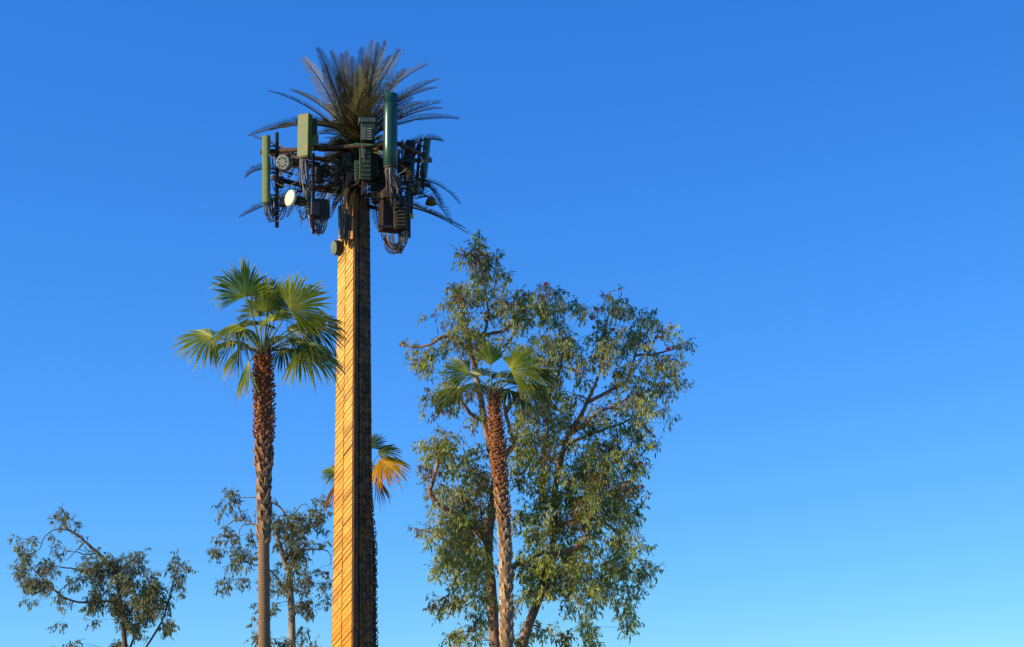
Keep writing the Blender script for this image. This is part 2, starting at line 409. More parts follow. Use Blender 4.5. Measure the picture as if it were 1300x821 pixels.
def pal_far(g, C):
    return mixc(mixc((.17, .185, .13), (.26, .265, .18), g.random()), (.28, .31, .09), .5 if g.random() < .25 else 0)
limbs_b = [
 ([(374, 784, 0), (370, 745, 0), (367, 727, 0), (361, 712, -.1), (357, 697, -.2), (352, 684, -.2), (352, 670, -.1), (354, 655, 0)], 5, 1.4),
 ([(354, 684, -.2), (345, 671, -.3), (328, 668, -.4), (312, 660, -.4), (300, 659, -.4), (289, 666, -.4), (284, 678, -.4)], 1.6, .5),
 ([(318, 664, -.4), (307, 667, -.5), (303, 680, -.5), (304, 694, -.5)], .9, .4),
 ([(362, 712, 0), (372, 690, .4), (368, 665, .5), (357, 645, .4), (345, 637, .2), (330, 631, 0), (305, 631, -.1)], 2.2, .5),
 ([(369, 670, .5), (376, 648, .6), (386, 639, .6), (396, 647, .6)], 1, .4),
 ([(368, 700, .4), (390, 697, .5), (410, 697, .5), (419, 703, .5), (420, 716, .5)], 1.2, .4),
 ([(370, 690, .4), (388, 675, .4), (402, 660, .4), (406, 645, .4)], 1.2, .5),
 ([(368, 740, 0), (345, 725, .4), (320, 715, .5), (300, 712, .5)], 1.6, .5)]
clumps_b = [(297,621,6),(288,624,4),(296,635,7),(305,632,5),(280,648,6),(280,654,3),(300,647,5),(309,655,5),(313,650,3),(324,653,5),(285,680,7),(278,683,5),(294,680,7),(275,697,7),(268,698,4),(282,702,5),(303,700,8),(310,705,8),(300,712,7),(295,718,6),(292,722,5),(318,705,5),(312,720,5),(320,680,6),(325,690,6),(316,682,5),(348,633,3),(348,650,6),(350,665,8),(358,668,8),(365,665,8),(372,655,7),(377,660,8),(385,663,7),(370,675,9),(362,680,8),(380,675,9),(347,690,6),(395,667,7),(402,660,7),(400,645,7),(407,640,7),(412,648,5),(405,655,7),(410,668,6),(393,690,5),(400,688,6),(410,688,4),(417,686,3),(375,695,9),(383,692,8),(368,700,8),(380,705,8),(390,707,5),(372,712,8),(360,715,5),(350,722,5),(375,722,8),(385,725,8),(403,723,4),(410,726,5),(416,727,4),(390,730,6),(360,742,9),(385,745,9),(340,740,8),(310,738,7),(405,742,6)]
clumps_b += more(275, 420, 732, 770, 16, 5, 8) + more(320, 410, 765, 835, 14, 5, 8)
make_tree('gum_tree', 'small sparse tree with pale bent stem just behind the left fan palm and tower foot', 72, (374, 782), limbs_b, clumps_b, 20, 1.3, 5,
          (.10, .075, .06), (.36, .27, .18), .19, pal_far)
limbs_a = [
 ([(165, 776, 0), (156, 748, 0), (148, 731, 0), (140, 718, 0), (128, 705, 0), (115, 693, 0), (100, 680, 0), (86, 671, 0), (79, 664, 0)], 3.4, .9),
 ([(88, 672, 0), (78, 671, -.1), (66, 673, -.1), (56, 682, -.1), (50, 696, -.1), (38, 702, -.1)], 1, .4),
 ([(124, 702, 0), (108, 703, -.2), (97, 700, -.3), (86, 699, -.3)], .9, .4),
 ([(138, 724, .2), (112, 724, .3), (93, 721, .3), (72, 718, .3), (56, 714, .3)], 1.4, .5),
 ([(106, 688, .1), (95, 700, .1), (84, 711, .1)], .7, .4),
 ([(160, 762, 0), (190, 737, .3), (180, 723, .3), (172, 710, .3)], 1.6, .6),
 ([(162, 768, 0), (205, 748, .3), (222, 730, .4), (228, 712, .4)], 1.6, .5),
 ([(150, 740, 0), (90, 740, -.4), (45, 725, -.5), (30, 708, -.5)], 1.6, .5)]
clumps_a = [(75,655,7),(80,650,5),(70,660,6),(88,660,6),(95,663,6),(98,672,4),(85,668,5),(106,681,4),(22,682,5),(30,685,6),(40,683,6),(42,690,4),(32,700,7),(25,708,8),(30,715,7),(22,725,6),(30,727,8),(40,702,3),(75,690,6),(77,700,5),(72,685,5),(85,697,4),(60,712,7),(55,718,7),(65,718,7),(70,725,6),(115,715,9),(125,715,9),(110,720,8),(130,722,8),(120,725,8),(115,700,5),(125,698,4),(140,708,7),(150,712,8),(145,720,8),(158,716,7),(165,708,7),(172,705,8),(180,702,6),(170,715,7),(180,715,5),(185,722,4),(195,729,3),(160,727,7),(220,710,5),(227,705,6),(218,720,6),(228,718,7),(235,722,5),(240,722,3),(225,728,7),(30,740,9),(60,738,8),(95,738,8),(130,738,9),(165,740,9),(195,742,7),(225,740,8)]
clumps_a += more(25, 235, 732, 770, 26, 5, 9) + more(70, 220, 768, 830, 22, 5, 9) + more(115, 195, 722, 800, 18, 8, 10)
make_tree('gum_tree', 'sparse tree with an arching bare branch, farthest left and far from the tower', 76, (165, 779), limbs_a, clumps_a, 20, 1.2, 12,
          (.10, .075, .06), (.17, .12, .085), .19, pal_far)

# ------------------------------------------------------------------ fan palms
def fan(mb, H, A, N, Rm, spread, droop, cols, g, nseg=46, cup=.15, ragged=.2):
    A = A.normalized(); N = (N - A * N.dot(A)).normalized(); S = N.cross(A)
    dphi = R(spread) / nseg
    c0, c1, c2 = cols
    steps = (.02, .22, .45, .68, .8, .91, 1.0)
    fold = g.uniform(.05, .3)
    for i in range(nseg):
        ph = (i + .5) / nseg * R(spread) - R(spread) / 2 + g.uniform(-.12, .12) * dphi
        q = ph / (R(spread) / 2)
        ln = Rm * (.74 + .26 * math.cos(ph * .9)) * g.uniform(1 - ragged, 1.03)
        dr = droop * g.uniform(.6, 1.5); tw = g.uniform(-.16, .16); kink = g.uniform(.1, .6) if g.random() < .3 else 0
        d = A * math.cos(ph) + S * math.sin(ph)
        e = -A * math.sin(ph) + S * math.cos(ph)
        shade = g.uniform(.7, 1.3)
        rows = []
        for s_ in steps:
            rr = ln * s_
            hw = max(.004, rr * math.tan(dphi / 2) * 1.04) if s_ <= .68 else rr * math.tan(dphi / 2) * 1.04 * max(.03, (1 - s_) / .32) ** .75
            p = H + d * rr
            p = p - N * (cup * Rm * (s_ ** 2) * (.35 + abs(q) ** 2)) - N * (fold * Rm * abs(q) ** 1.5 * s_)
            p = p + Vector((0, 0, -1)) * (dr * ln * max(0, s_ - .35) ** 1.8 * 1.6 + kink * ln * max(0, s_ - .66) * 1.3) + e * (tw * ln * max(0, s_ - .55))
            c = mixc(c0, c1, min(1, s_ * 2.2)); c = mixc(c, c2, max(0, (s_ - .72) / .28) ** 1.5)
            c = scl(c, shade)
            rows.append((mb.vert(p - e * hw + N * hw * .75, c), mb.vert(p - N * hw * .7, c), mb.vert(p + e * hw + N * hw * .75, c)))
        for a, b in zip(rows, rows[1:]):
            mb.face((a[0], a[1], b[1], b[0])); mb.face((a[1], a[2], b[2], b[1]))

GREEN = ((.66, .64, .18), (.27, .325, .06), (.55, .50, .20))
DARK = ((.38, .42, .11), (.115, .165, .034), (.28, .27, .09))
GOLD = ((.92, .62, .06), (.84, .52, .03), (.50, .26, .03))
DEAD = ((.40, .22, .08), (.34, .18, .07), (.28, .17, .09))

def trunk_mesh(prof, boots, g, D, smooth_below=None):
    """prof: list of (px, py, r_px); boots: (z-fraction zones) leaf bases laid in a spiral"""
    ppm = F / D
    pts = spline([at(x, y, D) for x, y, r in prof], 8)
    n = len(pts); k = (n - 1) // 8
    rs = []
    for i in range(n):
        a = min(len(prof) - 2, i // 8); f_ = i / 8 - a
        rs.append((prof[a][2] * (1 - f_) + prof[a + 1][2] * f_) / ppm)
    return pts, rs

def build_trunk(prof, D, g, cfun, bootfun, n_ring=14):
    pts, rs = trunk_mesh(prof, None, g, D)
    mb = MB()
    # densify with ring scars
    L_ = [0]
    for a, b in zip(pts, pts[1:]): L_.append(L_[-1] + (b - a).length)
    tot = L_[-1]
    def sample(s_):
        s_ = max(0, min(tot, s_))
        i = max(j for j in range(len(L_)) if L_[j] <= s_ + 1e-9); i = min(i, len(pts) - 2)
        f_ = (s_ - L_[i]) / max(1e-9, L_[i + 1] - L_[i])
        return pts[i].lerp(pts[i + 1], f_), rs[i] * (1 - f_) + rs[i + 1] * f_
    m = int(tot / .035)
    P, Q, C = [], [], []
    for j in range(m + 1):
        p, r = sample(tot * j / m); u = j / m
        P.append(p); Q.append(r * (.93 + .05 * (j % 2) + .04 * noise.noise(Vector((j * .21, 3, D))))); C.append(scl(cfun(u), .8 + .3 * (j % 2)))
    mb.tube(P, Q, n_ring, C)
    # leaf bases
    s_ = 0; k = 0
    while s_ < tot - .02:
        u = s_ / tot
        bf = bootfun(u)
        if bf is None: s_ += .05; continue
        dens, ln, wd, out, tilt = bf
        s_ += dens
        an = k * R(137.5) + g.uniform(-.2, .2); k += 1
        if g.random() < .06: continue
        p, r = sample(s_)
        d = Vector((math.cos(an), math.sin(an), 0)); e = Vector((-d.y, d.x, 0)); z = Vector((0, 0, 1))
        c = scl(cfun(u, True), g.uniform(.55, 1.5))
        b0 = p + d * r * .82
        ln_ = ln * g.uniform(.6, 1.25); w_ = wd * g.uniform(.7, 1.2)
        to = d * math.sin(tilt * g.uniform(.6, 1.3)) + z * math.cos(tilt) + e * g.uniform(-.25, .25)
        tip = b0 + to * ln_ + d * out * .3
        mid = b0 + to * ln_ * .5 + d * out
        th = .022
        vs = [b0 - e * w_ + z * .0, b0 + e * w_, mid + e * w_ * .75, tip + e * w_ * .28, tip - e * w_ * .28, mid - e * w_ * .75]
        fr = [mb.vert(v + d * th, c if i_ not in (3, 4) else scl(c, 1.25)) for i_, v in enumerate(vs)]
        bk = [mb.vert(v - d * th, scl(c, .5)) for v in vs]
        mb.face((fr[0], fr[1], fr[2], fr[5])); mb.face((fr[5], fr[2], fr[3], fr[4]))
        for i_ in range(6): mb.face((fr[i_], bk[i_], bk[(i_ + 1) % 6], fr[(i_ + 1) % 6]))
    # loose fibre
    return mb

def palm(label, D, base, prof, crown, fronds, cfun, bootfun, seed):
    g = random.Random(seed)
    ppm = F / D
    prof = [(x, low(y, D, base[1]), r) for x, y, r in prof]
    t = thing('fan_palm', at(base[0], HZ + EYE * F / D, D), label, 'palm tree', 'fan palms around the tower')
    o = obj('trunk', build_trunk(prof, D, g, cfun, bootfun), M['boots'], t, WP[t.name])
    Bc = at(crown[0], crown[1], D)
    for (hx, hy, dy, A, N, Rp, spread, droop, kind) in fronds:
        H = at(hx, hy, D + dy); A = Vector(A); N = Vector(N)
        mb = MB()
        cols = {'g': GREEN, 'd': DARK, 'y': GOLD, 'b': DEAD}[kind]
        cols = tuple(scl(c, g.uniform(.85, 1.15)) for c in cols)
        fan(mb, H, A, N, 1.05 * Rp / ppm, spread, droop, cols, g, nseg=max(18, int(spread / 3.8)), cup=g.uniform(.08, .2))
        for k in range(14):             # pale threads hanging from the blade edge
            a_ = Vector(mb.v[g.randrange(len(mb.v))])
            if (a_ - H).length < Rp / ppm * .4: continue
            mb.tube([a_, a_ + rv(.06, g) + Vector((0, 0, -.1)), a_ + rv(.1, g) + Vector((0, 0, -g.uniform(.15, .35)))], .0035, 3, (.30, .26, .14), cap=False)
        fo = obj('frond', mb, M['dry_palm'] if kind in 'yb' else M['palm'], t, H, 'dry golden brown frond' if kind in 'yb' else None)
        # petiole
        pb = MB()
        hd = (H - Bc); st = Bc + Vector((hd.x, hd.y, 0)).normalized() * .08 + Vector((0, 0, g.uniform(-.06, .08)))
        up = Vector((0, 0, 1))
        md = (st + H) / 2 + up * hd.length * .12 + rv(.04, g)
        pts = bez(st, md, H + A.normalized() * Rp / ppm * .12, 8)
        pc = [mixc((.16, .10, .045), (.17, .19, .06), min(1, i / 3)) if kind in 'gd' else (.34, .21, .08) for i in range(9)]
        pb.tube(pts, [.030 - .0022 * i for i in range(9)], 6, pc)
        obj('petiole', pb, M['petiole'], fo, st)
    # dead petiole stubs and fibre at the crown base
    mb = MB()
    for k in range(46):
        an = g.uniform(0, 2 * math.pi); d = Vector((math.cos(an), math.sin(an), 0))
        rr = prof[0][2] / ppm
        a = Bc + d * rr * .55 + Vector((0, 0, g.uniform(-.35, .1)))
        b = a + (d * g.uniform(.4, .9) + Vector((0, 0, g.uniform(.3, .9)))) * g.uniform(.12, .3)
        mb.tube([a, (a + b) / 2 + d * .02, b], [.03, .022, .012], 5, scl(mixc((.16, .075, .035), (.24, .17, .07), g.random()), g.uniform(.7, 1.2)))
    for k in range(60):
        a = Bc + rv(.18, g); b = a + rv(.3, g) + Vector((0, 0, .12))
        mb.tube([a, b], [.006, .003], 3, (.22, .14, .07), cap=False)
    obj('leaf_bases', mb, M['boots'], t, Bc)
    return t

def cf1(u, boot=False):
    u = min(1, u * 1.32)
    # u: 0 top .. 1 bottom
    if u < .30: return mixc((.46, .15, .055), (.46, .20, .085), u / .30) if boot else (.22, .085, .04)
    if u < .58: return mixc((.42, .195, .085), (.44, .26, .12), (u - .30) / .28) if boot else (.15, .09, .05)
    return mixc((.34, .20, .095), (.30, .175, .085), (u - .58) / .42)
def bf1(u):
    u = min(1, u * 1.32)
    if u < .30: return (.0085, .13, .045, .05, .75)
    if u < .40: return (.015, .17, .055, .035, .4)
    if u < .66: return (.034, .24, .07, .018, .14)
    return None
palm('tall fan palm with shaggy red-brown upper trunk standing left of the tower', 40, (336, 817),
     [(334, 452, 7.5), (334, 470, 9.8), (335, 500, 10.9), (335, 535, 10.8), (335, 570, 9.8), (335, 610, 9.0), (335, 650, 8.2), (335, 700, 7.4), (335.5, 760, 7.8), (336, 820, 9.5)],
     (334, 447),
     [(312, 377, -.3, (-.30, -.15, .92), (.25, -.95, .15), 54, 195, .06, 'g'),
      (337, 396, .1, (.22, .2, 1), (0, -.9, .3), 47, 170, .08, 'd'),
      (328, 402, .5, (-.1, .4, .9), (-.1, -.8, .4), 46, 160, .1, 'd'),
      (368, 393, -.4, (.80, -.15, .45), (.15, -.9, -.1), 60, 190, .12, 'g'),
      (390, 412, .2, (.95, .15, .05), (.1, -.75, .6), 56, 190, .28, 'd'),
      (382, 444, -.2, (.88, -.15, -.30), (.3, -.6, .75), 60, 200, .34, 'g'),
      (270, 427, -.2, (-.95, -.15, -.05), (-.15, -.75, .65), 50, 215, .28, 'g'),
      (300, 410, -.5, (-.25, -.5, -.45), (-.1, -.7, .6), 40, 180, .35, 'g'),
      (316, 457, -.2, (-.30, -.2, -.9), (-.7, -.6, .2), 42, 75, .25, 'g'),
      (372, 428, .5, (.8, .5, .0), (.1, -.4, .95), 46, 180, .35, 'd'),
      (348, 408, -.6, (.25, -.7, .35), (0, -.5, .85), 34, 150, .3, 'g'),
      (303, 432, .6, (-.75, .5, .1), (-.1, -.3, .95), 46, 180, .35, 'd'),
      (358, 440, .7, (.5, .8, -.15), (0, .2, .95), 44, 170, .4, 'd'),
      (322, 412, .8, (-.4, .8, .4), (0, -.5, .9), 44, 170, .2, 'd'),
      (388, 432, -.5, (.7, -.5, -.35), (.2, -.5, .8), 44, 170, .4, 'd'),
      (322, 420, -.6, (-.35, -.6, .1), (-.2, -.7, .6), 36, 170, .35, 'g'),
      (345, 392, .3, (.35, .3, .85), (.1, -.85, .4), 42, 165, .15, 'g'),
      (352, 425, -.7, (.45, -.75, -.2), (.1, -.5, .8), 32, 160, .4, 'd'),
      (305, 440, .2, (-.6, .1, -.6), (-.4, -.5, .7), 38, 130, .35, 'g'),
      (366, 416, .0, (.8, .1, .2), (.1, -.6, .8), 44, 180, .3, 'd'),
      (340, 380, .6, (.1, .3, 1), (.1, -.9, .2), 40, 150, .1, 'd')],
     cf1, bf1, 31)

def cf2(u, boot=False):
    u = min(1, u * 1.32)
    if u < .38: return mixc((.48, .165, .055), (.50, .22, .08), u / .38) if boot else (.26, .10, .045)
    if u < .60: return mixc((.56, .28, .105), (.62, .40, .19), (u - .38) / .22) if boot else (.2, .11, .06)
    return (.60, .37, .17) if boot else (.32, .19, .10)
def bf2(u):
    u = min(1, u * 1.32)
    if u < .34: return (.0095, .12, .04, .045, .65)
    if u < .52: return (.016, .15, .05, .035, .4)
    if u < .99: return (.032, .22, .07, .02, .15)
    return None
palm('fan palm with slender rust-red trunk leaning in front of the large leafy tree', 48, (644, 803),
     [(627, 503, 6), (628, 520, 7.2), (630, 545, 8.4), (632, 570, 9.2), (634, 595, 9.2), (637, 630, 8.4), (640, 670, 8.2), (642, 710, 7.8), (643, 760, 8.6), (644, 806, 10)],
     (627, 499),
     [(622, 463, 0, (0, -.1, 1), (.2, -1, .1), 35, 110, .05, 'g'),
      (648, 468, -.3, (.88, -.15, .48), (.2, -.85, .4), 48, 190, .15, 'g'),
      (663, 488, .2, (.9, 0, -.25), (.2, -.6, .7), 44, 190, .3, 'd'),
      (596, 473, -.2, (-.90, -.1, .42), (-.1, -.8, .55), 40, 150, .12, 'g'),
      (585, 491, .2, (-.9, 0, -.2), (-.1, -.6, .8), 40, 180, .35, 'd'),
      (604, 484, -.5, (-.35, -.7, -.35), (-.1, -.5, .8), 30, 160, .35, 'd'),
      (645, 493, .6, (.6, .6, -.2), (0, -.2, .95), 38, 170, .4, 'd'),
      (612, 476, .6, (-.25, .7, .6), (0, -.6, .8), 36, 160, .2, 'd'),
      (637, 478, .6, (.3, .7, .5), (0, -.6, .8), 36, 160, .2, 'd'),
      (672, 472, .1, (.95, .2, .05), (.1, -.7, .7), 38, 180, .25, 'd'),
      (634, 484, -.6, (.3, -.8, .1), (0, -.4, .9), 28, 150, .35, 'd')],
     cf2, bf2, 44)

def cf3(u, boot=False):
    return (.14, .08, .05) if boot else (.07, .045, .03)
palm('fan palm with golden dry fronds, mostly hidden behind the tower shaft', 70, (469, 785),
     [(464, 606, 6.5), (464, 630, 8), (465, 660, 9), (467, 700, 10.2), (468, 740, 9.6), (469, 790, 10)],
     (464, 603),
     [(482, 583, -.3, (.82, -.25, -.40), (.35, -.75, .5), 42, 175, .2, 'y'),
      (480, 574, 0, (.9, .1, .3), (.1, -.7, .7), 33, 170, .2, 'd'),
      (470, 568, .1, (.35, .1, .9), (.1, -.9, .3), 27, 150, .1, 'd'),
      (475, 603, -.2, (.62, 0, -.7), (.6, -.6, .5), 32, 65, .25, 'b'),
      (429, 597, 0, (-.95, 0, .02), (-.1, -.7, .7), 24, 160, .25, 'g'),
      (427, 612, -.2, (-.5, -.1, -.8), (-.7, -.6, .4), 30, 85, .25, 'b'),
      (452, 572, .3, (-.4, .2, .85), (0, -.8, .5), 26, 150, .15, 'd'),
      (442, 590, .5, (-.7, .5, .2), (0, -.4, .9), 30, 170, .3, 'd'),
      (470, 590, .6, (.4, .8, .1), (0, .1, .95), 32, 170, .35, 'd')],
     cf3, lambda u: (.013, .16, .05, .05, .6), 57)

# ------------------------------------------------------------------ the cell tower dressed up as a palm
DT = 51.0
def T(px, py, dy=0.0): return at(px, py, DT + dy)
PX = DT / F * 1.0                            # metres per photo pixel there
tg = random.Random(99)
foot = at(447, HZ + EYE * F / DT, DT); foot.z = 0
tower = thing('cell_tower', foot, 'very tall cell tower disguised as a palm, bark clad shaft with antennas under fake fronds', 'cell tower')
BR = (.075, .045, .028)
DG = (.022, .060, .042)                      # dark antenna green
def part(name, mb, mat, parent=tower, label=None): return obj(name, mb, mat, parent, None, label)

ztop = T(450, 190).z
axis_top = T(450, 200); axis_bot = foot
def axis(z):
    t_ = (z - axis_bot.z) / (axis_top.z - axis_bot.z)
    return axis_bot.lerp(axis_top, t_)
def half(z):
    t_ = z / T(449, 305).z
    return .685 + (.535 - .685) * t_
yaw0 = math.atan2(-foot.x, foot.y)          # a corner faces the road
def corner(k, z, s_=1.0):
    a_ = yaw0 + R(-90 + 90 * k)
    return axis(z) + Vector((math.cos(a_), math.sin(a_), 0)) * half(z) * s_
# inner steel shaft
mb = MB()
zz = [i * ztop / 24 for i in range(25)]
mb.tube([axis(z) for z in zz], [half(z) * .60 for z in zz], 20, (.42, .19, .06))
for z in (ztop - .6, ztop - 1.6, T(449, 300).z):
    mb.tube([axis(z), axis(z + .12)], half(z) * .66, 20, (.09, .055, .035))
part('shaft', mb, M['steel'])

zl = T(449, 304).z; zr = T(462, 252).z
def bark_face(k, z0, z1, u_a, u_b, colf, ncol=2, rowh=.19, gap=.026, zig=False):
    """moulded scale plates on the face between corner k and corner k+1"""
    mb = MB()
    a0 = yaw0 + R(-45 + 90 * k); nrm = Vector((math.cos(a0), math.sin(a0), 0))
    def P(u, z, off): return corner(k, z).lerp(corner(k + 1, z), u) + nrm * off
    # backing sheet
    for s_ in range(12):
        za, zb = z0 + (z1 - z0) * s_ / 12, z0 + (z1 - z0) * (s_ + 1) / 12
        mb.quad(P(u_a, za, -.03), P(u_b, za, -.03), P(u_b, zb, -.03), P(u_a, zb, -.03), (.045, .024, .012))
    # thin returns so the panel has a thickness
    for u_ in (u_a, u_b):
        mb.quad(P(u_, z0, -.03), P(u_, z1, -.03), P(u_, z1, .010), P(u_, z0, .010), (.10, .055, .03))
    wfull = (corner(k, 5) - corner(k + 1, 5)).length
    dirs = 1 if k % 2 else -1
    for c_ in range(ncol):
        ua = u_a + (u_b - u_a) * c_ / ncol; ub = u_a + (u_b - u_a) * (c_ + 1) / ncol
        gu = gap * .42 / wfull
        sh = (ub - ua) * wfull * .80
        j0 = int((z0 - sh) / rowh) - 1
        z = z0 - sh - rowh
        while z < z1:
            ja, jb = sorted((tg.uniform(-.018, .014), tg.uniform(-.014, .018)))
            v0 = z + gap / 2 + ja; v1 = z + rowh - gap / 2 + jb
            # photo: seams climb to the right on the lit face
            def ZZ(u, v): 
                f_ = (u - ua) / (ub - ua)
                return v + sh * ((1 - f_) if zig and c_ % 2 else f_)
            q = [(ua + gu, v0), (ub - gu, v0), (ub - gu, v1), (ua + gu, v1)]
            zs = [ZZ(u, v) for u, v in q]
            if max(zs) > z0 + .01 and min(zs) < z1 - .03:
                zs = [min(z1, max(z0, zv)) for zv in zs]
                tl = tg.uniform(.6, 1.2)
                c = scl(colf((z - z0) / (z1 - z0), tg), tg.uniform(.80, 1.12) * (.72 if tg.random() < .05 else 1))
                lo, hi = (.022 if zig is False else .034) * tl, .012
                if tg.random() < .015: lo, hi = .005, .0
                fr = [mb.vert(P(q[i][0], zs[i], (lo, lo, hi, hi)[i]), c) for i in range(4)]
                bk = [mb.vert(P(q[i][0], zs[i], -.028), scl(c, .6)) for i in range(4)]
                mb.face(fr)
                for i in range(4): mb.face((fr[i], bk[i], bk[(i + 1) % 4], fr[(i + 1) % 4]))
            z += rowh
    return mb
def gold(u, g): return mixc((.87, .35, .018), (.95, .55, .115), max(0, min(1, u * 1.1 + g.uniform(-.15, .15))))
def grey(u, g): return mixc((.085, .045, .02), (.21, .125, .065), g.random())  # same bark on the sides away from the sun, shade put into the colour
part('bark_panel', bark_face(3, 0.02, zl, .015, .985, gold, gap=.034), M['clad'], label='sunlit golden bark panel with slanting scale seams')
part('bark_panel', bark_face(0, 0.02, zr, .31, .985, grey, ncol=4, rowh=.23, gap=.03, zig=True), M['clad'], label='bark panel with shade put into its dark colour, slanting scale seams')
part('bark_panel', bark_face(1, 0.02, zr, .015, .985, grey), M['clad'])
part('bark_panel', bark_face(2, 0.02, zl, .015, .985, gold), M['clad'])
# corner strip beside the dark panel
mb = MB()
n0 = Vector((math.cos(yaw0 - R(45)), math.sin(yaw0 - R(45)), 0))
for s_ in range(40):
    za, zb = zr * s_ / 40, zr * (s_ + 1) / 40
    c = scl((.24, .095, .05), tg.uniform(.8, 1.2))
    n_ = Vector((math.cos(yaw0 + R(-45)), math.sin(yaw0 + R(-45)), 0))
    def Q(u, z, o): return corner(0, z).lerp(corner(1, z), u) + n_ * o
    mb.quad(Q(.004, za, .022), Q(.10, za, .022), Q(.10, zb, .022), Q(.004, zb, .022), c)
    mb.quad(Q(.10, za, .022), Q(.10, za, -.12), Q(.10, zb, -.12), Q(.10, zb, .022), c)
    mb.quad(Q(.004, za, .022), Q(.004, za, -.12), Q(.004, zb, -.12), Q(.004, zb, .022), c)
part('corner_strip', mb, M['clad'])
mb = MB()
for s_ in range(60):
    za, zb = zr * s_ / 60, zr * (s_ + 1) / 60 - .012
    o_ = tg.uniform(-.02, .012); c = scl((.17, .10, .055), tg.uniform(.55, 1.2))
    mb.quad(Q(.135, za, o_), Q(.27, za, o_), Q(.27, zb, o_), Q(.135, zb, o_), c)
    mb.quad(Q(.27, za, o_), Q(.27, za, -.12), Q(.27, zb, -.12), Q(.27, zb, o_), c)
    mb.quad(Q(.135, za, o_), Q(.135, za, -.12), Q(.135, zb, -.12), Q(.135, zb, o_), c)
part('bark_strip', mb, M['clad'])
# upright rods in the open flute
mb = MB()
for u_, o_ in ((.115, -.06), (.29, -.05)):
    mb.tube([corner(0, z).lerp(corner(1, z), u_) + n_ * o_ for z in (0.05, zr * .5, zr + .3)], .022, 6, (.05, .03, .022))
part('conduit', mb, M['cable'])

# ---------------------------------------------------------------- fake fronds
def feather(P0, P1, P2, n=46, ll=.34, cw=(1, 1, 1), roll=0.0, g=tg):
    mb = MB()
    pts = bez(P0, P1, P2, 16)
    base = mixc((.062, .056, .020), (.33, .285, .115), g.random() ** 1.4)
    base = scl(base, g.uniform(.75, 1.2))
    fold_ = g.uniform(.15, .9)
    mb.tube(pts, [.040 - .0020 * i for i in range(17)], 5, scl((.055, .038, .018), g.uniform(.7, 1.3)))
    up0 = Vector((0, -.35, 1)) if abs((P2 - P0).normalized().z) < .75 else Vector((0, -1, .2))
    for k in range(n):
        t_ = .07 + .93 * k / (n - 1)
        f_ = t_ * 16; i = min(15, int(f_)); p = pts[i].lerp(pts[i + 1], f_ - i)
        tan = (pts[i + 1] - pts[i]).normalized()
        s_ = tan.cross(up0)
        if s_.length < .1: s_ = tan.cross(Vector((1, 0, 0)))
        s_.normalize(); nn = s_.cross(tan).normalized()
        q = Matrix.Rotation(roll, 3, tan); s_ = q @ s_; nn = q @ nn
        l_ = ll * (math.sin(math.pi * min(1, .18 + t_ * .78)) ** .7) * g.uniform(.85, 1.1)
        for sd in (-1, 1):
            if g.random() < .03: continue
            d = (s_ * sd * .92 + tan * (.42 + .4 * t_) + nn * fold_ + rv(.05, g)).normalized()
            tip = p + d * l_ + Vector((0, 0, -.05 * l_))
            wv = tan * .017
            mid = p + d * l_ * .6
            c = scl(base, g.uniform(.8, 1.25))
            a = [mb.vert(p - wv * .9, c), mb.vert(p + wv * .9, c), mb.vert(mid + wv, c), mb.vert(tip, scl(c, 1.15)), mb.vert(mid - wv, c)]
            mb.face((a[0], a[1], a[2], a[4])); mb.face((a[4], a[2], a[3]))
    return mb
HUB = T(452, 186)
frs = []
# (tip px, tip py, depth of the tip, bend upwards)
for x, y in [(386,75),(403,62),(421,66),(434,70),(447,74),(474,52),(480,56),(490,54),(507,64),(515,89),(543,82),(557,101),(553,112),(535,131),(558,131),(561,138),(582,151),(342,116),(369,115),(317,173),(343,166),(358,163),
             (412,84),(428,90),(460,62),(466,74),(497,72),(440,66),(454,84),(470,84)]:
    frs.append((x, y, tg.uniform(-1.1, 1.3), .22))
for k in range(20):
    a_ = R(tg.uniform(15, 165)); r_ = tg.uniform(45, 108)
    frs.append((452 + r_ * math.cos(a_) * .85, 188 - r_ * math.sin(a_), tg.choice((-1, 1)) * tg.uniform(1.2, 2.3), .2))
for x, y, dy, bend in frs:
    P2 = T(x, y, dy)
    P0 = HUB + Vector((tg.uniform(-.3, .3), tg.uniform(-.3, .3), tg.uniform(-.25, .45)))
    v = P2 - P0
    out = Vector((v.x, v.y, 0))
    P1 = P0 + v * .5 + Vector((0, 0, bend * out.length)) - out * .06
    part('frond', feather(P0, P1, P2, int(15 * v.length), .47, roll=tg.uniform(-.5, .5)), M['fake'])
# drooping ones: start, control, tip
for s0, s1, s2, dy in [((500,226),(556,222),(583,258),.2),((505,240),(550,240),(573,284),.5),((505,262),(540,262),(594,297),-.2),((500,250),(545,268),(590,290),.4),
                       ((372,222),(330,205),(312,226),-.2),((395,238),(345,255),(305,276),-.3),((380,205),(352,182),(322,174),.4),((400,215),(372,190),(350,235),.7),
                       ((500,200),(535,170),(562,180),.8),((420,215),(380,235),(365,275),.9),((480,235),(500,250),(512,300),1.0),((430,225),(405,250),(398,295),1.1),
                       ((520,235),(545,225),(560,262),1.0),((455,215),(440,260),(436,300),.9),((470,215),(476,250),(480,290),.8)]:
    part('frond', feather(T(*s0, dy), T(*s1, dy), T(*s2, dy), 30, .38, roll=tg.uniform(-.4, .4)), M['fake'])

